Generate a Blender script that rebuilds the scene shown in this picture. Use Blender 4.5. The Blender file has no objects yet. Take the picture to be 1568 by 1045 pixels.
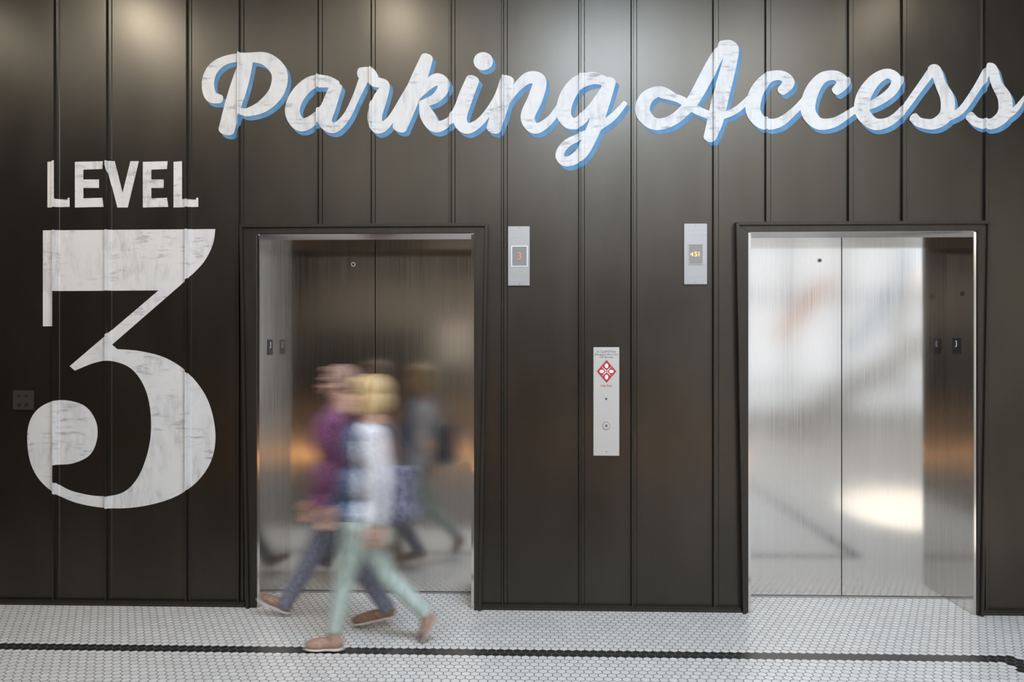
import bpy, bmesh, math, random
from mathutils import Vector, Matrix
from mathutils.geometry import tessellate_polygon
random.seed(4)
scene = bpy.context.scene
COL = scene.collection

# ------------------------------------------------------------------ survey
F = 1132.4; D = 5.05; H = 1.83; TH = math.radians(1.72)
def P(px, py, y=0.0):
    """photo measurement (1568 px wide frame) -> real position on the plane at depth y"""
    u = (px-784)/F; v = (522.5-py)/F
    dx = u*math.cos(TH)-math.sin(TH); dy = math.cos(TH)+u*math.sin(TH)
    t = (D+y)/dy
    return Vector((dx*t, y, H+v*t))
def PX(px, y=0.0): return P(px, 522, y).x

# ------------------------------------------------------------------ materials
def mat(name, color=(.8,.8,.8), rough=.5, metal=0.0, emit=None, estr=0, **kw):
    m = bpy.data.materials.new(name); m.use_nodes = True
    b = m.node_tree.nodes['Principled BSDF']
    b.inputs['Base Color'].default_value = (*color, 1)
    b.inputs['Roughness'].default_value = rough
    b.inputs['Metallic'].default_value = metal
    if emit:
        b.inputs['Emission Color'].default_value = (*emit, 1)
        b.inputs['Emission Strength'].default_value = estr
    for k, v in kw.items(): b.inputs[k].default_value = v
    return m
def bsdf(m): return m.node_tree.nodes['Principled BSDF']
def noise_mix(m, c1, c2, scale=(5,5,5), nscale=1.0, lo=.4, hi=.6, detail=4, rough=None, bump=0):
    nt = m.node_tree; N = nt.nodes; L = nt.links
    tc = N.new('ShaderNodeTexCoord'); mp = N.new('ShaderNodeMapping')
    mp.inputs['Scale'].default_value = scale
    L.new(tc.outputs['Object'], mp.inputs[0])
    nz = N.new('ShaderNodeTexNoise'); nz.inputs['Scale'].default_value = nscale; nz.inputs['Detail'].default_value = detail
    L.new(mp.outputs[0], nz.inputs['Vector'])
    mr = N.new('ShaderNodeMapRange'); mr.inputs['From Min'].default_value = lo; mr.inputs['From Max'].default_value = hi
    L.new(nz.outputs[0], mr.inputs['Value'])
    mx = N.new('ShaderNodeMix'); mx.data_type = 'RGBA'
    mx.inputs['A'].default_value = (*c1,1); mx.inputs['B'].default_value = (*c2,1)
    L.new(mr.outputs[0], mx.inputs['Factor']); L.new(mx.outputs['Result'], bsdf(m).inputs['Base Color'])
    if rough:
        m2 = N.new('ShaderNodeMapRange'); m2.inputs['To Min'].default_value = rough[0]; m2.inputs['To Max'].default_value = rough[1]
        L.new(nz.outputs[0], m2.inputs['Value']); L.new(m2.outputs[0], bsdf(m).inputs['Roughness'])
    if bump:
        bp = N.new('ShaderNodeBump'); bp.inputs['Strength'].default_value = bump; bp.inputs['Distance'].default_value = .002
        L.new(nz.outputs[0], bp.inputs['Height']); L.new(bp.outputs[0], bsdf(m).inputs['Normal'])
    return m

M_bronze = mat('bronze_panel', rough=.36, metal=.88)
noise_mix(M_bronze, (.062,.056,.046), (.078,.070,.058), (1,1,.35), 3, .3, .7, 6, (.28,.40))
M_trim = mat('bronze_trim', (.05,.042,.034), .36, .6)
noise_mix(M_trim, (.040,.035,.028), (.052,.046,.038), (6,6,1), 3, .3, .7)
M_steel = mat('brushed_steel', rough=.2, metal=1)
noise_mix(M_steel, (.66,.64,.61), (.72,.70,.67), (140,140,1.2), 1, .3, .7, 3, (.08,.18))
M_steelH = mat('brushed_steel_plate', rough=.4, metal=.6)
noise_mix(M_steelH, (.36,.355,.35), (.43,.42,.41), (2,2,300), 1, .3, .7, 3, (.4,.5))
M_steelC = mat('brushed_steel_plate_lit', rough=.4, metal=.4)
noise_mix(M_steelC, (.56,.54,.51), (.63,.61,.575), (2,2,300), 1, .3, .7, 3, (.4,.5))  # same plate steel, the lower panel's brighter light put into its colour
M_outlet = mat('outlet_plate_bronze', (.06,.053,.045), .4, .3)
M_white = mat('white_sign_paint', rough=.6, **{'Specular IOR Level':.3})
M_blue = mat('blue_sign_paint', rough=.6, **{'Specular IOR Level':.3})
noise_mix(M_blue, (.075,.20,.37), (.12,.28,.46), (9,9,5), 2, .3, .7)
def paint_nodes(m):
    nt = m.node_tree; N = nt.nodes; L = nt.links
    tc = N.new('ShaderNodeTexCoord')
    def nz(sc, rot, s, lo, hi, det=5):
        mp = N.new('ShaderNodeMapping'); mp.inputs['Scale'].default_value = sc; mp.inputs['Rotation'].default_value = rot
        L.new(tc.outputs['Object'], mp.inputs[0])
        n = N.new('ShaderNodeTexNoise'); n.inputs['Scale'].default_value = s; n.inputs['Detail'].default_value = det; n.inputs['Roughness'].default_value=.65
        L.new(mp.outputs[0], n.inputs['Vector'])
        r = N.new('ShaderNodeMapRange'); r.inputs['From Min'].default_value = lo; r.inputs['From Max'].default_value = hi
        L.new(n.outputs[0], r.inputs['Value']); return r.outputs[0]
    def mul(x,y):
        k = N.new('ShaderNodeMath'); k.operation='MULTIPLY'; L.new(x,k.inputs[0]); L.new(y,k.inputs[1]); return k.outputs[0]
    g1 = nz((1.4,1.4,1.4), (0,0,0), 2.2, .40, .62, 2)             # where the coat is thin
    g2 = nz((1.7,1.7,1.7), (.5,0,0), 2.0, .46, .60, 2)
    a = mul(nz((26,26,6), (0,math.radians(-24),0), 1.0, .42, .74), g1)   # dry-brush strokes
    b = mul(nz((6,6,26), (0,math.radians(10),0), 1.2, .52, .68, 7), g2)  # cross strokes
    m1 = N.new('ShaderNodeMix'); m1.data_type='RGBA'
    m1.inputs['A'].default_value = (.70,.69,.67,1); m1.inputs['B'].default_value = (.44,.44,.455,1)
    L.new(a, m1.inputs['Factor'])
    m2 = N.new('ShaderNodeMix'); m2.data_type='RGBA'; m2.inputs['B'].default_value = (.30,.30,.305,1)
    L.new(m1.outputs['Result'], m2.inputs['A']); L.new(b, m2.inputs['Factor'])
    L.new(m2.outputs['Result'], bsdf(m).inputs['Base Color'])
paint_nodes(M_white)
M_black = mat('black_plate', (.012,.012,.013), .35)
M_gap = mat('dark_shaft', (.004,.004,.004), .9)
M_red = mat('red_print', (.45,.03,.04), .5)
M_print = mat('grey_print', (.12,.12,.12), .5)
M_pwhite = mat('white_print', (.8,.8,.8), .5)
M_led = mat('orange_led', (.1,.02,.0), .5, emit=(1,.35,.08), estr=3)
M_led2 = mat('amber_led_dim', (.3,.08,.03), .5, emit=(1,.35,.2), estr=.5)
M_screen = mat('display_glass', (.26,.25,.24), .25)

# ------------------------------------------------------------------ mesh helpers
def link(o, parent=None):
    COL.objects.link(o)
    if parent: o.parent = parent
    return o
def empty(name, loc=(0,0,0)):
    e = bpy.data.objects.new(name, None); e.location = (0,0,0); e.empty_display_size = .1
    COL.objects.link(e); return e
def obj_from_bm(name, bm, mats, parent=None, smooth=False):
    me = bpy.data.meshes.new(name); bm.normal_update(); bm.to_mesh(me); bm.free()
    for m in (mats if isinstance(mats,(list,tuple)) else [mats]): me.materials.append(m)
    if smooth:
        for p in me.polygons: p.use_smooth = True
    return link(bpy.data.objects.new(name, me), parent)
def bm_box(bm, x0,x1,y0,y1,z0,z1, mi=0):
    vs = [bm.verts.new(c) for c in ((x0,y0,z0),(x1,y0,z0),(x1,y1,z0),(x0,y1,z0),(x0,y0,z1),(x1,y0,z1),(x1,y1,z1),(x0,y1,z1))]
    for f in ((0,3,2,1),(4,5,6,7),(0,1,5,4),(1,2,6,5),(2,3,7,6),(3,0,4,7)):
        fc = bm.faces.new([vs[i] for i in f]); fc.material_index = mi
def bm_prism(bm, poly, y0, y1, mi=0):
    """poly in XZ extruded along y"""
    a = [bm.verts.new((x,y0,z)) for x,z in poly]; b = [bm.verts.new((x,y1,z)) for x,z in poly]
    n = len(poly)
    fs = [bm.faces.new(a), bm.faces.new(b[::-1])]
    for i in range(n): fs.append(bm.faces.new((a[(i+1)%n], a[i], b[i], b[(i+1)%n])))
    for f in fs: f.material_index = mi
    bmesh.ops.recalc_face_normals(bm, faces=fs)
def box(name, x0,x1,y0,y1,z0,z1, m, parent=None, bevel=0.0):
    bm = bmesh.new(); bm_box(bm, x0,x1,y0,y1,z0,z1)
    if bevel: bmesh.ops.bevel(bm, geom=bm.edges[:], offset=bevel, segments=2, affect='EDGES')
    return obj_from_bm(name, bm, m, parent)
def disc(bm, c, r, y0, y1, mi=0, n=24):
    bm_prism(bm, [(c[0]+r*math.cos(2*math.pi*i/n), c[1]+r*math.sin(2*math.pi*i/n)) for i in range(n)], y0, y1, mi)
def text(name, s, x, y, z, size, m, parent, align='CENTER', rot=(math.pi/2,0,0), ext=.0004):
    c = bpy.data.curves.new(name, 'FONT'); c.body = s; c.size = size; c.align_x = align; c.align_y='CENTER'; c.extrude = ext
    c.space_line = .9
    o = bpy.data.objects.new(name, c); COL.objects.link(o)
    o.location = (x,y,z); o.rotation_euler = rot
    bpy.context.view_layer.update()
    dg = bpy.context.evaluated_depsgraph_get()
    me = bpy.data.meshes.new_from_object(o.evaluated_get(dg)); mw = o.matrix_world.copy()
    bpy.data.objects.remove(o)
    me.transform(mw); me.materials.clear(); me.materials.append(m)
    return link(bpy.data.objects.new(name, me), parent)

# ------------------------------------------------------------------ seamed wall
XL, XR, YB, ZC = -6.5, 10.5, -13.0, 5.0
seams_px = [85,165,287,367,487,568,690,770,888,968,1093,1173,1299,1381,1507]
seams = [PX(s) for s in seams_px]
x = seams[0]; k = 0
while x > XL+.6:
    x -= (.545,.357)[k%2]; seams.insert(0, x); k += 1
x = seams[-1]; k = 0
while x < XR-1.0:
    x += (.62,.357)[min(k,1)] if k<2 else (.545,.357)[k%2]; seams.append(x); k += 1
prof = [(XL,0)]
for s in seams:
    prof += [(s-.011,0),(s-.006,.027),(s+.003,.027),(s+.009,.006),(s+.028,.006),(s+.033,0)]
prof.append((XR,0))
def ph(x):
    for (a,ha),(b,hb) in zip(prof, prof[1:]):
        if a <= x <= b: return ha+(hb-ha)*(x-a)/max(b-a,1e-6)
    return 0
def elev_dims(pl, pr, ptop, pol, por, potop):
    return dict(x0=PX(pl), x1=PX(pr), zt=P(pl,ptop).z, ox0=PX(pol), ox1=PX(por), oz=P(pol,potop).z)
EL = [elev_dims(400,722,368,371,748,348), elev_dims(1148,1487,364,1124,1510,339)]
zt = sum(e['zt'] for e in EL)/2; oz = sum(e['oz'] for e in EL)/2
CUT=.075
bps = sorted(set([p[0] for p in prof] + [v for e in EL for v in (e['ox0']+CUT,e['ox1']-CUT)]))
bm = bmesh.new()
for a,b in zip(bps,bps[1:]):
    mid=(a+b)/2; z0 = 0
    for e in EL:
        if e['ox0']+CUT <= mid <= e['ox1']-CUT: z0 = oz-.03
    vs = [bm.verts.new(c) for c in ((a,-ph(a+1e-7),z0),(b,-ph(b-1e-7),z0),(b,-ph(b-1e-7),ZC),(a,-ph(a+1e-7),ZC))]
    bm.faces.new(vs)
bmesh.ops.remove_doubles(bm, verts=bm.verts[:], dist=1e-5)
wall = obj_from_bm('wall_front', bm, M_bronze)
bm = bmesh.new()
segs = [(XL, EL[0]['ox0']+.03), (EL[0]['ox1']-.05, EL[1]['ox0']+.04), (EL[1]['ox1']-.04, XR)]
for a,b in segs:
    bm_box(bm, a,b,-.034,.0,0,.022); bm_box(bm, a,b,-.028,.0,.022,.032)
obj_from_bm('baseboard_front', bm, M_trim)

# ------------------------------------------------------------------ draped paint
def drape(name, builder, m, parent):
    bm = bmesh.new(); builder(bm)
    xs = [v.co.x for v in bm.verts]; lo,hi = min(xs),max(xs)
    for a,_ in prof:
        if lo < a < hi:
            bmesh.ops.bisect_plane(bm, geom=bm.verts[:]+bm.edges[:]+bm.faces[:], dist=1e-6, plane_co=(a,0,0), plane_no=(1,0,0))
    for v in bm.verts: v.co.y -= ph(v.co.x)
    for f in bm.faces:
        f.normal_update()
        if f.normal.y > 0: f.normal_flip()
    return obj_from_bm(name, bm, m, parent)
def fillpoly(bm, vs):
    """robust concave fill"""
    co = [Vector((v.co.x, v.co.z, 0)) for v in vs]
    for t in tessellate_polygon([co]):
        try: bm.faces.new([vs[i] for i in t])
        except ValueError: pass

def catmull(pts, n=10):
    out = []
    for i in range(len(pts)-1):
        p0 = pts[max(i-1,0)]; p1 = pts[i]; p2 = pts[i+1]; p3 = pts[min(i+2,len(pts)-1)]
        for j in range(n):
            t=j/n; out.append(tuple(.5*((2*b)+(-a+c)*t+(2*a-5*b+4*c-d)*t*t+(-a+3*b-3*c+d)*t**3) for a,b,c,d in zip(p0,p1,p2,p3)))
    out.append(tuple(pts[-1])); return out

WS=.94
def ribbon(bm, pts, off, ox=0, oy=0):
    sm = catmull(pts, 10); n = len(sm)
    L=[];R=[]
    for i,(x,y,w) in enumerate(sm):
        a = sm[max(i-1,0)]; b = sm[min(i+1,n-1)]
        tx,ty = b[0]-a[0], b[1]-a[1]; l = math.hypot(tx,ty) or 1; tx/=l; ty/=l
        hw = w/2*WS
        y_off = -(off + .0009*i/n)
        for S,s in ((L,1),(R,-1)):
            p = P(x+ox - s*ty*hw, y+oy + s*tx*hw); S.append(bm.verts.new((p.x, y_off, p.z)))
    for i in range(n-1):
        bm.faces.new((L[i],L[i+1],R[i+1])); bm.faces.new((L[i],R[i+1],R[i]))
    for end,sgn in ((0,-1),(n-1,1)):
        x,y,w = sm[end]; a = sm[max(end-1,0)]; b = sm[min(end+1,n-1)]
        ang = math.atan2(b[1]-a[1], b[0]-a[0]); hw = w/2*WS
        vs=[]
        for j in range(9):
            u=math.pi*j/8
            p = P(x+ox+hw*.6*math.cos(ang)*sgn*math.sin(u) + hw*math.sin(ang)*sgn*math.cos(u),
                  y+oy+hw*.6*math.sin(ang)*sgn*math.sin(u) - hw*math.cos(ang)*sgn*math.cos(u))
            vs.append(bm.verts.new((p.x, -(off+(.0009 if end else 0)), p.z)))
        fillpoly(bm, vs)

S = [
 # P
 [(338,152,14),(323,147,20),(319,125,20),(328,104,18),(350,91,14),(385,88,16),(410,92,22),(428,112,26),(424,140,25),(404,162,21),(380,172,14),(366,170,10)],
 [(379,90,20),(370,120,27),(358,160,28),(347,200,26)],
 # a
 [(516,130,14),(498,125,20),(475,128,22),(455,148,24),(448,172,24),(460,191,22),(480,184,18),(500,162,14),(514,135,12)],
 [(515,132,20),(504,162,24),(498,186,22),(512,196,17),(530,180,13),(545,150,12),(557,122,16)],
 # r
 [(552,112,18),(566,113,20),(574,125,18),(590,130,14),(583,150,22),(574,178,24),(580,196,20),(598,184,13),(622,145,12),(648,100,12)],
 # k
 [(654,88,20),(642,120,26),(626,160,27),(612,196,24)],
 [(622,168,12),(645,140,15),(668,122,20),(680,132,20),(668,150,16),(645,160,12)],
 [(648,160,14),(655,178,24),(668,194,20),(690,184,13),(706,155,11)],
 # i
 [(724,122,22),(712,152,24),(704,182,23),(716,197,18),(738,184,13),(760,152,11),(772,124,14)],
 # n
 [(777,122,22),(768,158,25),(756,198,24)],
 [(762,178,12),(785,142,13),(808,120,19),(826,124,22),(820,150,24),(808,180,23),(820,197,18),(842,184,13),(860,158,10)],
 # g
 [(930,126,14),(908,120,20),(884,128,24),(867,152,25),(864,178,23),(880,190,19),(903,170,15),(926,136,12)],
 [(934,124,20),(922,160,23),(908,200,23),(890,235,20),(868,248,16),(857,238,14),(868,220,13),(900,204,12),(935,182,12),(957,158,8)],
 # A
 [(1036,150,10),(1012,140,16),(990,150,22),(984,172,24),(1002,190,20),(1030,184,18),(1058,158,20),(1080,120,22),(1098,86,20),(1112,72,16)],
 [(1104,72,20),(1120,74,22),(1116,100,24),(1104,145,27),(1095,185,26),(1086,212,20)],
 [(1012,146,10),(1040,152,13),(1065,168,14),(1095,178,13),(1125,170,11),(1150,148,10)],
 # c
 [(1196,140,15),(1207,127,20),(1196,116,16),(1175,120,18),(1158,142,23),(1153,170,24),(1168,189,20),(1192,188,16),(1216,170,12),(1236,148,11)],
 [(1279,140,15),(1290,127,20),(1279,116,16),(1258,120,18),(1242,142,23),(1237,170,24),(1252,189,20),(1276,188,16),(1300,174,12),(1318,162,11)],
 # e
 [(1312,168,11),(1340,158,14),(1365,140,16),(1372,122,17),(1358,113,16),(1338,124,20),(1322,148,24),(1320,172,24),(1338,190,20),(1362,186,15),(1384,166,12),(1405,138,12),(1424,112,14)],
 # s
 [(1424,108,14),(1432,108,18),(1440,130,18),(1450,152,23),(1448,176,22),(1430,190,18),(1408,188,16),(1398,180,16)],
 [(1446,182,12),(1470,170,12),(1492,140,12),(1510,110,14)],
 [(1510,106,14),(1518,106,18),(1526,130,18),(1538,152,23),(1536,176,22),(1518,190,18),(1496,188,16),(1484,178,16)],
 [(1532,184,12),(1552,170,10),(1564,155,7),(1568,148,4)],
]
def dot(bm, c, r, off, ox=0, oy=0):
    vs=[]
    for i in range(24):
        p = P(c[0]+ox+r*1.06*math.cos(i*math.pi/12), c[1]+oy+r*math.sin(i*math.pi/12)); vs.append(bm.verts.new((p.x,-off,p.z)))
    fillpoly(bm, vs)
sign = empty('parking_access_sign')
def blue(bm):
    for i,s in enumerate(S): ribbon(bm, s, .0008+i*.00004, 5, 6)
    dot(bm, (740,94), 14, .0012, 5, 6)
def white(bm):
    for i,s in enumerate(S): ribbon(bm, s, .0035+i*.00007, 0, 0)
    dot(bm, (740,94), 14, .004)
drape('blue_shadow_lettering', blue, M_blue, sign)
drape('white_script_lettering', white, M_white, sign)

lvl = empty('level_3_sign')
def poly(bm, pts, off=.0025):
    vs = []
    for a in pts:
        p = P(*a); vs.append(bm.verts.new((p.x,-off,p.z)))
    fillpoly(bm, vs)
def level(bm):
    def Lt(x,w):
        poly(bm, [(x,248),(x+13,247),(x+13,305),(x+w-4,306),(x+w-3,303),(x+w,303),(x+w,317),(x,318)])
    def Et(x,w):
        poly(bm, [(x,248),(x+w,247),(x+w-1,259),(x+13,260),(x+13,275),(x+w-6,275),(x+w-6,288),(x+13,288),(x+13,304),(x+w-1,303),(x+w+1,317),(x,318)])
    Lt(73,34); Et(115,43)
    poly(bm, [(162,247),(176,247),(188,295),(200,247),(213,247),(196,318),(180,318)])
    Et(219,38); Lt(266,38)
drape('level_lettering', level, M_white, lvl)
C=1
three = [(66,353,C),(330,351,C),(326,375),(312,402),(288,427,C),(172,528,C),(180,535,C),(215,538),(255,549),(290,573),(318,612),(330,662),(324,705),(300,740),(262,764),(210,777),(160,778),(110,768),(70,745),(48,712),(42,668),(50,637),(70,619),(98,613),(130,622),(147,645),(149,672),(138,697),(112,710),(84,712,C),(84,738,C),(110,752),(150,760),(185,756),(207,738),(222,708),(231,668),(230,625),(220,590),(200,564),(170,553),(145,556),(115,568,C),(107,561,C),(243,445,C),(84,446,C),(84,500,C),(66,500,C)]
def num(bm):
    out=[]; run=[]
    pts = three+[three[0]]
    for p in pts:
        run.append(p[:2])
        if len(p)==3 and len(run)>1:
            out += catmull(run,6)[:-1] if len(run)>2 else [run[0]]
            run=[p[:2]]
    poly(bm, out)
drape('numeral_3_lettering', num, M_white, lvl)

# ------------------------------------------------------------------ elevators
REC = .295
def elevator(e, n):
    root = empty('elevator')
    x0,x1,ox0,ox1 = e['x0'],e['x1'],e['ox0'],e['ox1']
    sf = .034; tp = .045; lip=.022
    bm = bmesh.new()
    for side in (0,1):
        xo = ox0 if side==0 else ox1; sg = 1 if side==0 else -1
        xi = (x0-sf*.6) if side==0 else (x1+sf*.6)
        bm_prism(bm, [(xo,oz),(xo+sg*lip,oz-lip),(xo+sg*(lip+tp),0),(xo+sg*tp,0)], -.058, .01)
        bm_prism(bm, [(xo+sg*lip,oz-lip),(xi,oz-.065),(xi,0),(xo+sg*(lip+tp),0)], -.042, .01)
    bm_prism(bm, [(ox0,oz),(ox1,oz),(ox1-lip,oz-lip),(ox0+lip,oz-lip)], -.058, .01)
    bm_prism(bm, [(ox0+lip,oz-lip),(ox1-lip,oz-lip),(x1+sf*.6,oz-.065),(x0-sf*.6,oz-.065)], -.042, .01)
    bmesh.ops.bevel(bm, geom=bm.edges[:], offset=.0025, segments=2, affect='EDGES')
    obj_from_bm('bronze_frame', bm, M_trim, root)
    bm = bmesh.new()
    bm_box(bm, x0-sf,x0,-.03,REC+.03,0,zt+.03)
    bm_box(bm, x1,x1+sf,-.03,REC+.03,0,zt+.03)
    bmesh.ops.bevel(bm, geom=bm.edges[:], offset=.003, segments=2, affect='EDGES')
    # header with a chamfered lower nose
    sec = [(-.03,zt+.045),(-.03,zt+.034),(.008,zt),(REC+.03,zt),(REC+.03,zt+.045)]
    a=[bm.verts.new((x0-.001,yy,zz)) for yy,zz in sec]; b=[bm.verts.new((x1+.001,yy,zz)) for yy,zz in sec]
    fs=[bm.faces.new(a),bm.faces.new(b[::-1])]+[bm.faces.new((a[(i+1)%5],a[i],b[i],b[(i+1)%5])) for i in range(5)]
    bmesh.ops.recalc_face_normals(bm,faces=fs)
    obj_from_bm('steel_jambs', bm, M_steel, root)
    xm = (x0+x1)/2
    bm = bmesh.new(); bm_box(bm, x0-.03,xm-.003,REC,REC+.025,.012,zt+.02)
    bmesh.ops.bevel(bm, geom=bm.edges[:], offset=.002, segments=2, affect='EDGES')
    obj_from_bm('door_1', bm, M_steel, root)
    bm = bmesh.new(); bm_box(bm, xm+.003,x1+.03,REC,REC+.025,.012,zt+.02)
    bmesh.ops.bevel(bm, geom=bm.edges[:], offset=.002, segments=2, affect='EDGES')
    obj_from_bm('door_2', bm, M_steel, root)
    box('shaft_back', x0-.03,x1+.03,REC+.03,REC+.05,0,zt+.05, M_gap, root)
    box('sill', x0,x1,REC-.02,REC+.03,0.0,.008, M_steelH, root, .001)
    k = P(541,405,REC) if n==0 else P(1255,399,REC)
    bm = bmesh.new(); disc(bm,(k.x,k.z),.016,REC-.003,REC+.002,0); disc(bm,(k.x,k.z),.009,REC-.004,REC,1)
    obj_from_bm('keyhole', bm, [M_pwhite,M_black], root)
    if n==0:
        yy = .17; z = P(415,532,yy).z; xx = x0
        box('jamb_plate', xx-.001,xx+.003,yy-.05,yy+.05,z-.055,z+.055,M_black,root,.001)
        text('jamb_plate_digit','3',xx+.0036,yy,z+.012,.06,M_pwhite,root,rot=(math.pi/2,0,math.pi/2))
    else:
        yy = .17; z = P(1464,530,yy).z; xx = x1
        box('jamb_plate', xx-.003,xx+.001,yy-.05,yy+.05,z-.055,z+.055,M_black,root,.001)
        text('jamb_plate_digit','3',xx-.0036,yy,z+.012,.06,M_pwhite,root,rot=(math.pi/2,0,-math.pi/2))
        z2 = P(1470,450,.1).z
        bm = bmesh.new(); bm_box(bm,xx-.006,xx+.001,.09,.115,z2-.014,z2+.014); 
        obj_from_bm('jamb_sensor', bm, M_black, root)
    return root
for n,e in enumerate(EL): elevator(e,n)

# ------------------------------------------------------------------ indicators
def indicator(px0,py0,px1,py1, dx0,dy0,dx1,dy1, lit):
    root = empty('elevator_floor_indicator')
    a = P(px0,py1); b = P(px1,py0)
    box('plate', a.x,b.x,-.014,-.0,a.z,b.z,M_steelH,root,.0025)
    c = P(dx0,dy1); d = P(dx1,dy0)
    bm = bmesh.new(); t=.006
    for q in ((c.x,d.x,c.z,c.z+t),(c.x,d.x,d.z-t,d.z),(c.x,c.x+t,c.z+t,d.z-t),(d.x-t,d.x,c.z+t,d.z-t)): bm_box(bm,q[0],q[1],-.018,-.012,q[2],q[3])
    obj_from_bm('display_bezel', bm, M_pwhite if not lit else M_steelH, root)
    box('display', c.x+t,d.x-t,-.0155,-.012,c.z+t,d.z-t,M_screen,root)
    mx=(c.x+d.x)/2; mz=(c.z+d.z)/2
    if lit:
        bm = bmesh.new()
        bm_prism(bm, [(mx-.036,mz),(mx-.018,mz+.014),(mx-.018,mz-.014)][::-1], -.0168,-.015)
        obj_from_bm('arrow', bm, M_led, root)
        text('digit','S1',mx+.012,-.0165,mz,.045,M_led,root)
    else:
        text('digit','3',mx,-.0165,mz,.07,M_led2,root)
    for zz in (a.z+.012,b.z-.012):
        bm=bmesh.new(); disc(bm,(mx,zz),.003,-.0155,-.012,0,10); obj_from_bm('screw',bm,M_print,root)
indicator(778,347,811,438, 783,377,808,409, False)
indicator(1047,343,1082,436, 1053,374,1076,406, True)

root = empty('elevator_call_panel')
a = P(908.5,698); b = P(948,532); mx=(a.x+b.x)/2
box('plate', a.x,b.x,-.012,0,a.z,b.z,M_steelC,root,.002)
text('notice_text','In Case Of Fire\nElevators Are Out\nOf Service',mx,-.0125,P(928,543).z,.021,M_print,root)
text('exit_text','Use Exit',mx,-.0125,P(928,591).z,.023,M_red,root)
c = P(928.5,569); s=.070
bm = bmesh.new()
bm_prism(bm, [(c.x-s*.95,c.z),(c.x,c.z+s*1.12),(c.x+s*.95,c.z),(c.x,c.z-s*1.12)], -.0128,-.0115)
for ang in range(4):
    t = math.pi/2*ang; q=(c.x+.034*math.cos(t)*.95, c.z+.038*math.sin(t))
    n=12
    bm_prism(bm, [(q[0]+ (.016 if ang%2==0 else .012)*math.cos(2*math.pi*i/n), q[1]+(.012 if ang%2==0 else .017)*math.sin(2*math.pi*i/n)) for i in range(n)], -.0133,-.0125,1)
    t+=math.pi/4
    bm_prism(bm, [(c.x+.004*math.cos(t-1.57)+.005*math.cos(t),c.z+.004*math.sin(t-1.57)+.005*math.sin(t)),(c.x+.004*math.cos(t+1.57)+.005*math.cos(t),c.z+.004*math.sin(t+1.57)+.005*math.sin(t)),(c.x+.05*math.cos(t),c.z+.05*math.sin(t))], -.0133,-.0125,1)
obj_from_bm('fire_symbol', bm, [M_red,M_pwhite], root)
k = P(928,611); bm=bmesh.new(); disc(bm,(k.x,k.z),.007,-.015,-.011,0); disc(bm,(k.x,k.z),.003,-.0155,-.011,1); obj_from_bm('key_switch',bm,[M_print,M_black],root)
k = P(928,652); bm=bmesh.new(); disc(bm,(k.x,k.z),.026,-.0135,-.011,0,32); disc(bm,(k.x,k.z),.0235,-.018,-.011,1,32); disc(bm,(k.x,k.z),.009,-.0186,-.011,0,20)
obj_from_bm('call_button',bm,[M_print,M_steelC],root)
for pz in (538,692):
    z=P(928,pz).z; bm=bmesh.new(); disc(bm,(mx,z),.0035,-.0135,-.011,0,10); obj_from_bm('screw',bm,M_print,root)

root = empty('wall_outlet_plate')
a = P(21,628); b = P(53,598)
box('plate', a.x,b.x,-.012,0,a.z,b.z,M_outlet,root,.003)
for px in (31,42):
    for dz in (-1,1):
        k=P(px,613+dz*7); bm=bmesh.new(); disc(bm,(k.x,k.z),.012 if dz>0 else .009,-.0145,-.011,0,16); disc(bm,(k.x,k.z),.003,-.0152,-.011,1,8)
        obj_from_bm('socket',bm,[M_black,M_print],root)

# ------------------------------------------------------------------ hex tile floor
M_floor = bpy.data.materials.new('hex_tile'); M_floor.use_nodes = True
nt = M_floor.node_tree; N=nt.nodes; L=nt.links
def mth(op,*a):
    n=N.new('ShaderNodeMath'); n.operation=op
    for i,v in enumerate(a):
        if isinstance(v,(int,float)): n.inputs[i].default_value=v
        else: L.new(v,n.inputs[i])
    return n.outputs[0]
geo=N.new('ShaderNodeNewGeometry'); sep=N.new('ShaderNodeSeparateXYZ'); L.new(geo.outputs['Position'],sep.inputs[0])
TP=.05; R3=math.sqrt(3)
px=mth('DIVIDE',sep.outputs[0],TP); py=mth('DIVIDE',sep.outputs[1],TP)
ax=mth('SUBTRACT',mth('FLOORED_MODULO',px,1.0),.5); ay=mth('SUBTRACT',mth('FLOORED_MODULO',py,R3),R3/2)
bx=mth('SUBTRACT',mth('FLOORED_MODULO',mth('SUBTRACT',px,.5),1.0),.5); by=mth('SUBTRACT',mth('FLOORED_MODULO',mth('SUBTRACT',py,R3/2),R3),R3/2)
la=mth('ADD',mth('MULTIPLY',ax,ax),mth('MULTIPLY',ay,ay)); lb=mth('ADD',mth('MULTIPLY',bx,bx),mth('MULTIPLY',by,by))
sel=mth('LESS_THAN',la,lb)
def mixf(a,b): return mth('ADD',mth('MULTIPLY',a,sel),mth('MULTIPLY',b,mth('SUBTRACT',1.0,sel)))
lx=mixf(ax,bx); ly=mixf(ay,by)
cx=mth('SUBTRACT',px,lx); cy=mth('SUBTRACT',py,ly)
alx=mth('ABSOLUTE',lx)
d=mth('MAXIMUM',alx,mth('ADD',mth('MULTIPLY',alx,.5),mth('MULTIPLY',mth('ABSOLUTE',ly),R3/2)))
def mrange(v,a,b,c=0,dd=1):
    n=N.new('ShaderNodeMapRange'); L.new(v,n.inputs['Value'])
    for k,q in zip(('From Min','From Max','To Min','To Max'),(a,b,c,dd)): n.inputs[k].default_value=q
    return n.outputs[0]
grout=mrange(d,.45,.468)
cmb=N.new('ShaderNodeCombineXYZ')
L.new(mth('ROUND',mth('MULTIPLY',cx,2.0)),cmb.inputs[0]); L.new(mth('ROUND',mth('DIVIDE',cy,R3/2)),cmb.inputs[1])
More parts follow.
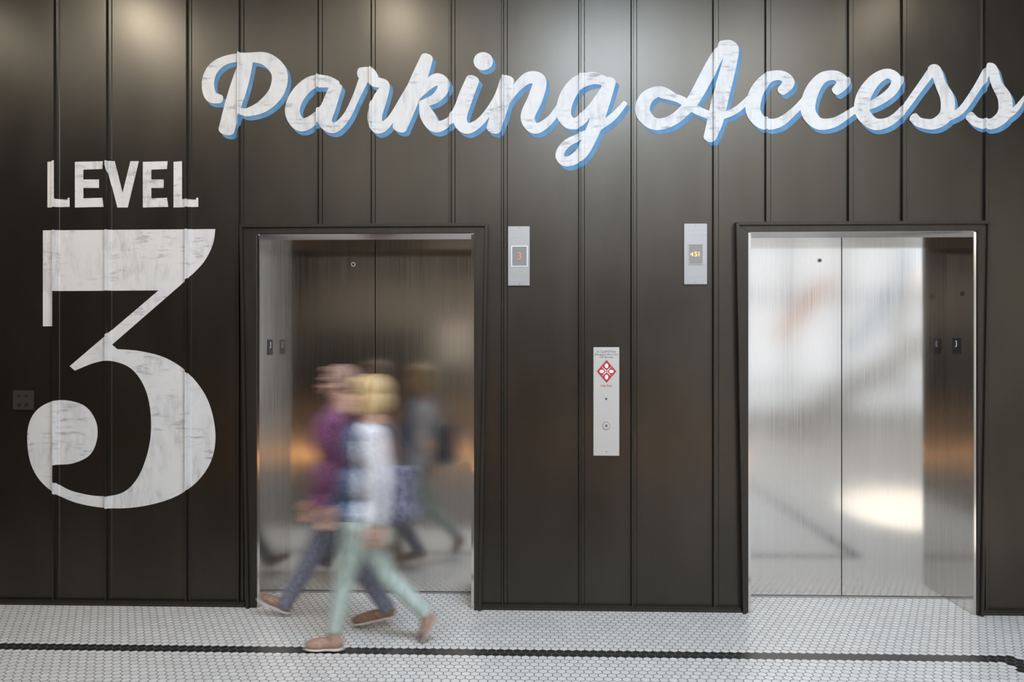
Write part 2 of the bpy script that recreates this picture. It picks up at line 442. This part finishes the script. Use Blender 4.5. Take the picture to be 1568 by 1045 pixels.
wn=N.new('ShaderNodeTexWhiteNoise'); L.new(cmb.outputs[0],wn.inputs['Vector'])
YL = -.715; XLN = P(1548,1000,-.71).x
yline=YL/TP; xline=XLN/TP
near=mth('LESS_THAN',mth('ABSOLUTE',mth('SUBTRACT',cy,yline)),.88)
inx=mth('LESS_THAN',cx,xline+.9)
l1=mth('MULTIPLY',near,inx)
l2=mth('MULTIPLY',mth('LESS_THAN',mth('ABSOLUTE',mth('SUBTRACT',cx,xline)),.99),mth('LESS_THAN',cy,yline))
line=mth('MAXIMUM',l1,l2)
# unseen left floor darkened in colour so the left doors mirror a dim hall
refl_dark=mth('MULTIPLY',mth('LESS_THAN',cx,1.3/TP),mth('LESS_THAN',cy,-1.55/TP))
def mixc(f,a,b):
    n=N.new('ShaderNodeMix'); n.data_type='RGBA'; L.new(f,n.inputs['Factor'])
    for k,v in (('A',a),('B',b)):
        if isinstance(v,tuple): n.inputs[k].default_value=(*v,1)
        else: L.new(v,n.inputs[k])
    return n.outputs['Result']
tile=mixc(mrange(wn.outputs['Value'],0,1),(.62,.59,.555),(.70,.675,.64))
tile=mixc(line,tile,(.02,.02,.02))
tile=mixc(refl_dark,tile,(.15,.135,.12))
colr=mixc(grout,tile,(.10,.09,.08))
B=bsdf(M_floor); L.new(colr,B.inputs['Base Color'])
L.new(mth('ADD',mth('MULTIPLY',grout,.45),.30),B.inputs['Roughness'])
bp=N.new('ShaderNodeBump'); bp.inputs['Strength'].default_value=.5; bp.inputs['Distance'].default_value=.001
L.new(mth('SUBTRACT',1.0,grout),bp.inputs['Height']); L.new(bp.outputs[0],B.inputs['Normal'])
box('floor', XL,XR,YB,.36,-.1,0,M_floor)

# ------------------------------------------------------------------ hall behind the camera
M_ceil = mat('ceiling_paint',(.12,.115,.11),.8)
noise_mix(M_ceil,(.10,.095,.09),(.13,.125,.12),(1,1,1),2)
M_plaster = mat('taupe_plaster',(.10,.09,.08),.8); noise_mix(M_plaster,(.19,.17,.15),(.24,.215,.19),(1,1,1),2)
M_dark = mat('charcoal_plaster',(.03,.03,.03),.8); noise_mix(M_dark,(.04,.037,.033),(.055,.05,.045),(1,1,1),2)
M_light = mat('light_plaster',(.6,.59,.56),.8); noise_mix(M_light,(.62,.60,.55),(.70,.67,.61),(1,1,1),2)
M_wood = mat('oak',(.3,.16,.07),.4); noise_mix(M_wood,(.45,.22,.08),(.55,.3,.13),(1,10,10),2)
box('ceiling', XL,XR,YB,.05,ZC,ZC+.1,M_ceil)
box('wall_left', XL-.1,XL,YB,.05,0,ZC,M_dark)
WX=3.6
box('wall_back', XL,WX,YB-.1,YB,0,ZC,M_plaster)
box('wall_right', XR,XR+.1,YB,.05,0,ZC,M_light)
root = empty('window_1')
bm=bmesh.new()
xs=[WX+i*(XR-WX)/5 for i in range(6)]
for q in xs: bm_box(bm,q-.08,q+.08,YB-.1,YB,0,ZC)
for z in (.0,2.9,ZC-.1): bm_box(bm,WX,XR,YB-.08,YB-.02,z,z+.12)
obj_from_bm('curtain_wall_frame',bm,M_trim,root)
bm=bmesh.new()
for i in range(12): bm_box(bm,5.2+i*.28,5.5+i*.28,-10.6,-9.4,.17*i,.17*(i+1))
obj_from_bm('staircase',bm,M_light)
bm=bmesh.new()
for i in range(16): bm_box(bm,3.8+i*.34,3.83+i*.34,-8.52,-8.49,0,1.02)
bm_box(bm,3.8,9.0,-8.54,-8.47,1.02,1.07); bm_box(bm,3.8,9.0,-8.52,-8.49,.5,.53)
obj_from_bm('guard_railing',bm,M_trim)
bm=bmesh.new(); bm_box(bm,-5.5,.8,-9.6,-9.0,.40,.47)
for q in (-5.3,-3.4,-1.5,.5): bm_box(bm,q-.04,q+.04,-9.5,-9.1,0,.40)
obj_from_bm('added_bench',bm,M_wood)  # unseen bench, put in for a warm band mirrored in the steel
bm=bmesh.new(); bm_box(bm,-5.6,-2.75,-12.5,-12.44,0,1.95)
for q in (-5.6,-4.2,-2.8): bm_box(bm,q-.05,q+.05,-12.55,-12.4,0,2.05)
bm_box(bm,-5.65,-2.7,-12.55,-12.4,1.95,2.1)
obj_from_bm('partition_screen',bm,M_dark)
bm=bmesh.new(); bm_box(bm,-2.3,-1.4,-12.4,-12.36,1.25,2.3)
for q in (-2.2,-1.5): bm_box(bm,q-.02,q+.02,-12.44,-12.4,0,2.2); bm_box(bm,q-.03,q+.03,-12.6,-12.2,0,.03)
obj_from_bm('notice_board',bm,M_light)
M_or=mat('orange_fabric',(.85,.33,.07),.8); M_bl=mat('blue_fabric',(.12,.35,.8),.8); M_wf=mat('white_fabric',(.85,.85,.85),.8)
def banner(x0,z0,x1,z1,w,y,m):
    bm=bmesh.new(); bm_prism(bm,[(x0,z0),(x0+w,z0),(x1+w,z1),(x1,z1)],y,y+.01)
    for t in (0,w): bm_box(bm,x1+t-.004,x1+t+.004,y,y+.008,z1-.01,ZC)
    obj_from_bm('fabric_banner',bm,m)
banner(4.6,1.9,5.5,3.0,.35,-8.9,M_or)
banner(6.2,1.7,7.7,3.9,.22,-9.2,M_bl)
banner(6.9,2.0,8.2,4.0,.3,-9.25,M_wf)

# ------------------------------------------------------------------ people
def rem(name, build, m, voxel=.012, smooth=5):
    bm=bmesh.new(); build(bm)
    me=bpy.data.meshes.new('tmp'); bm.to_mesh(me); bm.free()
    o=bpy.data.objects.new('tmp',me); COL.objects.link(o)
    r=o.modifiers.new('r','REMESH'); r.mode='VOXEL'; r.voxel_size=voxel; r.use_smooth_shade=True
    s=o.modifiers.new('s','SMOOTH'); s.iterations=smooth; s.factor=.5
    bpy.context.view_layer.update()
    dg=bpy.context.evaluated_depsgraph_get()
    out=bpy.data.meshes.new_from_object(o.evaluated_get(dg))
    bpy.data.objects.remove(o)
    out.materials.clear()
    for q in (m if isinstance(m,list) else [m]): out.materials.append(q)
    for p in out.polygons: p.use_smooth=True; p.material_index=0
    return out
def ell(bm,c,r,rot=None):
    M=Matrix.Translation(c)@(rot.to_4x4() if rot else Matrix.Identity(4))@Matrix.Diagonal((*r,1))
    bmesh.ops.create_icosphere(bm,subdivisions=3,radius=1,matrix=M)
def cap(bm,a,ra,b,rb,ends=True):
    a=Vector(a);b=Vector(b);dv=b-a
    q=dv.to_track_quat('Z','Y').to_matrix().to_4x4()
    bmesh.ops.create_cone(bm,cap_ends=True,segments=20,radius1=ra,radius2=rb,depth=dv.length,matrix=Matrix.Translation((a+b)/2)@q)
    if ends: ell(bm,a,(ra,)*3); ell(bm,b,(rb,)*3)
def chain(bm,pts):
    for (a,ra),(b,rb) in zip(pts,pts[1:]): cap(bm,a,ra,b,rb)
def join(name, meshes, blur, parent=None):
    mats=[]; bm=bmesh.new()
    for me in meshes:
        base=len(mats); n0=len(bm.faces)
        mats+=list(me.materials); bm.from_mesh(me); bm.faces.ensure_lookup_table()
        for f in bm.faces[n0:]: f.material_index+=base
    me=bpy.data.meshes.new(name); bm.to_mesh(me); bm.free()
    for m in mats: me.materials.append(m)
    o=link(bpy.data.objects.new(name,me),parent)
    # walking motion: upper body travels, planted feet lag
    o.shape_key_add(name='Basis'); kb=o.shape_key_add(name='stride')
    sk=me.shape_keys
    for i,v in enumerate(me.vertices):
        w=min(1,max(0,(v.co.z-.03)/.75)); w=.2+.8*w
        dd=blur*4*w
        c=v.co.copy()
        sk.key_blocks[0].data[i].co=c+Vector((dd/2,0,0)); kb.data[i].co=c-Vector((dd/2,0,0))
    for i,v in enumerate(me.vertices): v.co=sk.key_blocks[0].data[i].co
    kb.value=0; kb.keyframe_insert('value',frame=0); kb.value=1; kb.keyframe_insert('value',frame=2)
    try:
        for fc in sk.animation_data.action.fcurves:
            for kp in fc.keyframe_points: kp.interpolation='LINEAR'
    except Exception as ex: print('fc',ex)
    return o
def hand(wr, dirv, side, m):
    wr=Vector(wr); dn=Vector(dirv).normalized(); fw=Vector((-1,0,0)); fw=(fw-dn*fw.dot(dn)).normalized(); pl=Vector((0,side,0))
    def b(bm):
        for s in (-.028,-.009,.010,.028): cap(bm,wr+dn*.01+fw*s*.6,.014,wr+dn*.085+fw*s,.0115)
        for s,l in ((.030,.068),(.010,.078),(-.010,.072),(-.029,.056)):
            p0=wr+dn*.085+fw*s; p1=p0+dn*l*.45+pl*.006; p2=p1+dn*l*.32+pl*.014; p3=p2+dn*l*.22+pl*.014
            chain(bm,[(p0,.0095),(p1,.0088),(p2,.008),(p3,.007)])
        t0=wr+dn*.025+fw*.03; t1=t0+dn*.032+fw*.024+pl*.008; t2=t1+dn*.03+fw*.008+pl*.008
        chain(bm,[(t0,.013),(t1,.011),(t2,.009)])
    return rem('hand',b,m,.0045,2)
def head(c, m, hairm, style, eye, lip, tilt=0):
    c=Vector(c); out=[]
    def b(bm):
        ell(bm,c+Vector((.012,0,.02)),(.094,.074,.092))
        ell(bm,c+Vector((-.03,0,-.03)),(.062,.06,.075))
        ell(bm,c+Vector((-.052,0,-.085)),(.036,.036,.028))
        ell(bm,c+Vector((-.01,0,-.065)),(.06,.052,.04))
        cap(bm,c+Vector((-.082,0,.008)),.009,c+Vector((-.108,0,-.026)),.013)
        ell(bm,c+Vector((-.086,0,-.055)),(.011,.022,.006)); ell(bm,c+Vector((-.084,0,-.067)),(.011,.02,.006))
        for s in (-1,1):
            ell(bm,c+Vector((.012,s*.078,-.01)),(.018,.008,.03))
            ell(bm,c+Vector((-.08,s*.028,.026)),(.012,.02,.007))
            ell(bm,c+Vector((-.06,s*.04,-.025)),(.025,.02,.02))
        cap(bm,c+Vector((.02,0,-.06)),.056,c+Vector((.035,0,-.17)),.06)
    out.append(rem('head',b,m,.006,3))
    def e(bm):
        for s in (-1,1): ell(bm,c+Vector((-.08,s*.03,.005)),(.010,.012,.008))
    out.append(rem('eyes',e,eye,.003,1))
    def l(bm): ell(bm,c+Vector((-.09,0,-.061)),(.010,.022,.007))
    out.append(rem('lips',l,lip,.003,1))
    def h(bm):
        if style=='bob':
            ell(bm,c+Vector((.025,0,.04)),(.108,.092,.088))
            ell(bm,c+Vector((.05,0,-.03)),(.085,.09,.095))
            for s in (-1,1): ell(bm,c+Vector((.0,s*.07,-.035)),(.052,.024,.09))
            ell(bm,c+Vector((-.055,0,.078)),(.05,.06,.03))
        else:
            ell(bm,c+Vector((.028,0,.038)),(.098,.082,.087))
            ell(bm,c+Vector((.06,0,-.02)),(.055,.07,.06))
            for s in (-1,1): ell(bm,c+Vector((.0,s*.068,.03)),(.035,.014,.035))
            ell(bm,c+Vector((-.05,0,.085)),(.04,.055,.022))
    out.append(rem('hair',h,hairm,.007,3))
    if style!='bob':
        def bd(bm):
            ell(bm,c+Vector((-.056,0,-.092)),(.036,.042,.03)); 
            for s in (-1,1): cap(bm,c+Vector((-.04,s*.042,-.07)),.018,c+Vector((.0,s*.066,-.02)),.012)
            ell(bm,c+Vector((-.09,0,-.047)),(.012,.026,.007))
        out.append(rem('beard',bd,M_brown,.005,2))
        def gl(bm):
            for s in (-1,1):
                ell(bm,c+Vector((-.094,s*.032,.004)),(.008,.027,.019)); cap(bm,c+Vector((-.088,s*.058,.008)),.004,c+Vector((.01,s*.082,.006)),.004)
            cap(bm,c+Vector((-.1,-.012,.006)),.004,c+Vector((-.1,.012,.006)),.004)
        out.append(rem('sunglasses',gl,M_eye,.0035,1))
    return out
def shoe(ankle, heel, toe, m, sole):
    heel=Vector(heel);toe=Vector(toe);an=Vector(ankle)
    d=(toe-heel); Ln=d.length; d.normalize(); rot=d.to_track_quat('X','Z').to_matrix()
    up=rot@Vector((0,0,1))
    def b(bm):
        ell(bm,heel+d*.045+up*.045,(.048,.036,.042),rot)
        ell(bm,heel+d*Ln*.5+up*.038,(Ln*.36,.037,.034),rot)
        ell(bm,heel+d*(Ln-.075)+up*.032,(.078,.044,.03),rot)
        cap(bm,heel+d*.06+up*.05,.04,an,.036)
    def s(bm):
        ell(bm,heel+d*.05+up*.008,(.055,.038,.013),rot); ell(bm,heel+d*Ln*.5+up*.008,(Ln*.4,.036,.012),rot); ell(bm,heel+d*(Ln-.075)+up*.008,(.082,.047,.012),rot)
    return [rem('shoe',b,m,.007,3), rem('sole',s,sole,.006,2)]

M_skin=mat('skin',(.62,.36,.26),.55, **{'Subsurface Weight':.1}); noise_mix(M_skin,(.56,.33,.25),(.62,.38,.29),(8,8,8),2)
M_eye=mat('eye_dark',(.03,.02,.02),.2); M_lip=mat('lips',(.45,.15,.13),.5)
M_blond=mat('blonde_hair',(.6,.4,.16),.5); noise_mix(M_blond,(.46,.31,.14),(.60,.43,.22),(40,40,8),1,.3,.7,bump=.2)
M_brown=mat('brown_hair',(.16,.09,.06),.6); noise_mix(M_brown,(.10,.05,.04),(.18,.10,.08),(40,40,8),1,.3,.7,bump=.2)
M_aub=mat('auburn_hair',(.16,.09,.06),.6); noise_mix(M_aub,(.24,.14,.11),(.35,.22,.18),(40,40,8),1,.3,.7,bump=.2)
M_purple=mat('purple_sweater',(.2,.05,.2),.85); noise_mix(M_purple,(.18,.06,.15),(.24,.09,.20),(30,30,30),2)
M_jean=mat('grey_blue_jeans',(.16,.17,.24),.85); noise_mix(M_jean,(.16,.16,.22),(.21,.22,.28),(20,20,20),2)
M_mint=mat('mint_trousers',(.5,.6,.53),.8); noise_mix(M_mint,(.38,.46,.41),(.46,.54,.49),(14,14,6),2)
M_denim=mat('denim_shirt',(.1,.16,.28),.8); noise_mix(M_denim,(.08,.12,.21),(.13,.19,.30),(20,20,20),2)
M_cardi=mat('white_cardigan',(.75,.75,.77),.8); noise_mix(M_cardi,(.74,.74,.78),(.84,.84,.87),(20,20,20),2)
M_tan=mat('tan_leather_shoe',(.33,.17,.10),.5); noise_mix(M_tan,(.22,.12,.085),(.29,.17,.12),(20,20,20),2)
M_nude=mat('tan_suede_shoe',(.42,.26,.17),.6); noise_mix(M_nude,(.32,.20,.14),(.40,.26,.19),(20,20,20),2)
M_sole=mat('pale_sole',(.55,.5,.45),.7)
M_bag=mat('slate_bag',(.13,.14,.2),.7); noise_mix(M_bag,(.10,.105,.15),(.16,.165,.22),(14,14,14),2)

def Q(px,py,y): return P(px,py,y)
def onfloor(px,yy,z=0): 
    p=P(px,900,yy); p.z=z; return p
# --- man (farther)
y=-.24; ff=-.19; fn=-.36
parts=[]
pel=Q(507,782,y); wai=Q(506,728,y); che=Q(509,668,y); nek=Q(514,628,y)
def trou(bm):
    ell(bm,pel,(.12,.15,.12))
    chain(bm,[(Q(505,798,y+.08),.088),(Q(472,864,ff),.062),(Q(437,925,ff),.05)])
    chain(bm,[(Q(511,798,y-.08),.088),(Q(548,868,fn),.062),(Q(592,930,fn),.05)])
parts.append(rem('t',trou,M_jean))
def top(bm):
    ell(bm,pel+Vector((0,0,.05)),(.125,.155,.10)); ell(bm,wai,(.115,.145,.13)); ell(bm,che,(.125,.16,.17)); 
    cap(bm,Q(515,648,y+.14),.06,Q(515,648,y-.13),.06); cap(bm,che,.1,nek,.055)
    chain(bm,[(Q(514,650,y+.16),.058),(Q(496,712,y+.17),.047),(Q(480,762,y+.16),.036)])
    chain(bm,[(Q(512,650,y-.13),.056),(Q(518,712,y-.13),.044),(Q(503,765,y-.13),.034)])
parts.append(rem('s',top,M_purple))
parts.append(hand(Q(479,764,y+.16),(-.25,0,-1),-1,M_skin))
parts.append(hand(Q(502,767,y-.13),(-.25,0,-1),1,M_skin))
parts+=head(Q(518,586,y),M_skin,M_aub,'short',M_eye,M_lip)
parts+=shoe(Q(434,930,ff),onfloor(443,ff,.014),onfloor(395,ff,.11),M_tan,M_sole)
parts+=shoe(Q(596,932,fn),onfloor(608,fn,.07),onfloor(540,fn,.012),M_tan,M_sole)
join('walking_man',parts,.14)

# --- woman (nearer)
y=-.70
parts=[]
pel=Q(551,792,y); wai=Q(551,738,y); che=Q(557,684,y); nek=Q(564,648,y)
fr=-.72; re=-.60
def trou(bm):
    ell(bm,pel,(.12,.15,.12))
    chain(bm,[(Q(549,808,y-.07),.088),(Q(528,884,fr),.062),(Q(513,962,fr),.046)])
    chain(bm,[(Q(559,808,y+.08),.088),(Q(592,880,re),.06),(Q(650,938,re),.044)])
parts.append(rem('t',trou,M_mint))
def top(bm):
    ell(bm,pel+Vector((0,0,.03)),(.135,.155,.10)); ell(bm,wai,(.12,.135,.13)); ell(bm,che,(.12,.145,.15))
    cap(bm,Q(564,664,y+.11),.054,Q(564,664,y-.13),.054); cap(bm,che,.09,nek,.048)
    chain(bm,[(Q(562,668,y+.11),.05),(Q(538,728,y+.12),.042),(Q(514,772,y+.10),.033)])
me=rem('s',top,[M_cardi,M_denim])
tx=P(556,700,y).x
for p in me.polygons:
    c=p.center
    if c.x < tx + (c.z-1.1)*.03 : p.material_index=1
parts.append(me)
def slv(bm): chain(bm,[(Q(571,666,y-.15),.056),(Q(583,735,y-.18),.048),(Q(578,800,y-.18),.036)])
parts.append(rem('sl',slv,M_cardi))
parts.append(hand(Q(577,803,y-.18),(-.15,0,-1),1,M_skin))
parts.append(hand(Q(513,774,y+.10),(-.4,0,-1),-1,M_skin))
parts+=head(Q(563,605,y),M_skin,M_blond,'bob',M_eye,M_lip)
parts+=shoe(Q(512,966,fr),onfloor(526,fr,.006),onfloor(466,fr,.006),M_nude,M_sole)
h=Q(672,948,re); t=onfloor(648,re,.014)
parts+=shoe(Q(653,940,re),h,t,M_nude,M_sole)
woman=join('walking_woman',parts,.14)
def bag(bm):
    c=Q(611,757,y-.09)
    bm_box(bm,c.x-.085,c.x+.10,c.y-.05,c.y+.05,c.z-.15,c.z+.16)
    ell(bm,c+Vector((.005,0,-.09)),(.125,.065,.10))
    a=Q(582,650,y-.12); 
    chain(bm,[(a,.012),(c+Vector((-.06,0,.15)),.012)]); chain(bm,[(a+Vector((.02,.03,0)),.012),(c+Vector((.07,0,.15)),.012)])
join('shoulder_bag',[rem('bag',bag,M_bag,.009,8)],.14, woman)

scene.frame_set(1)
scene.render.use_motion_blur=True
scene.render.motion_blur_shutter=.5

# ------------------------------------------------------------------ lights
def area(name,loc,size,sy,e,col=(1,1,1),tgt=None,spread=None):
    l=bpy.data.lights.new(name,'AREA'); l.shape='RECTANGLE'; l.size=size; l.size_y=sy; l.energy=e; l.color=col
    if spread: l.spread=spread
    o=bpy.data.objects.new(name,l); COL.objects.link(o); o.location=loc
    if tgt is not None: o.rotation_euler=(Vector(tgt)-Vector(loc)).to_track_quat('-Z','Y').to_euler()
    return o
def spot(name,loc,tgt,e,ang=60,r=.06,col=(1,.93,.82),blend=.5):
    l=bpy.data.lights.new(name,'SPOT'); l.energy=e; l.spot_size=math.radians(ang); l.spot_blend=blend; l.shadow_soft_size=r; l.color=col
    o=bpy.data.objects.new(name,l); COL.objects.link(o); o.location=loc
    o.rotation_euler=(Vector(tgt)-Vector(loc)).to_track_quat('-Z','Y').to_euler(); return o
for x,e in ((-4.9,32),(-3.45,70),(-1.2,30),(3.0,18)):
    spot('downlight',(x,-1.5,4.72),(x,-.2,2.9),e,110,.06,(1,.92,.80),.8)
area('skylight',(.75,-3.0,4.95),1.2,2.6,260,(.62,.78,1),(.7,-2.4,0))
area('skylight',(2.3,-3.2,4.95),1.0,2.2,90,(.74,.86,1),(2.2,-2.6,0))
area('wall_fill',(-1.2,-2.8,4.95),9,.3,75,(1,.96,.9),(-1.2,-.6,0))  # added fill for the lettering and floor, no known fixture
area('ceiling_fill',(1,-6.8,4.95),10,3.0,480,(1,.97,.93),(1,-5.8,0))  # made-up overhead fill for general brightness
spot('sun_beam',(6.5,-8,4.9),(4.15,-2.75,0),5200,11,.03,(1,.93,.8),.12)
spot('right_wall_fill',(7.5,-8,4.8),(10.5,-10,2.2),1400,90,.2,(1,.93,.80),.8)  # added to brighten the right wall, for sheen on the bronze
for x in (-4.5,-2.5,-.5):
    spot('back_wall_fill',(x,-11,4.8),(x,-12.4,0),190,100,.08,(1,.90,.76),.8)  # added lamps lifting the back wall that the left doors mirror
area('warm_band_fill',(-1.5,-6.3,4.9),9,.12,560,(1,.5,.18),(-1.5,-6.3,0),math.radians(12))  # invented strip laying a warm band on the floor for the steel to mirror
w=bpy.data.worlds.new('World'); scene.world=w; w.use_nodes=True
w.node_tree.nodes['Background'].inputs[0].default_value=(.90,.94,1,1); w.node_tree.nodes['Background'].inputs[1].default_value=1.35
scene.view_settings.view_transform='Standard'
scene.view_settings.exposure=.15

cam=bpy.data.cameras.new('camera'); co=bpy.data.objects.new('camera',cam); COL.objects.link(co)
cam.sensor_width=36; cam.lens=36*F/1568; co.location=(0,-D,H); co.rotation_euler=(math.pi/2,0,TH)
cam.clip_start=.05
scene.camera=co
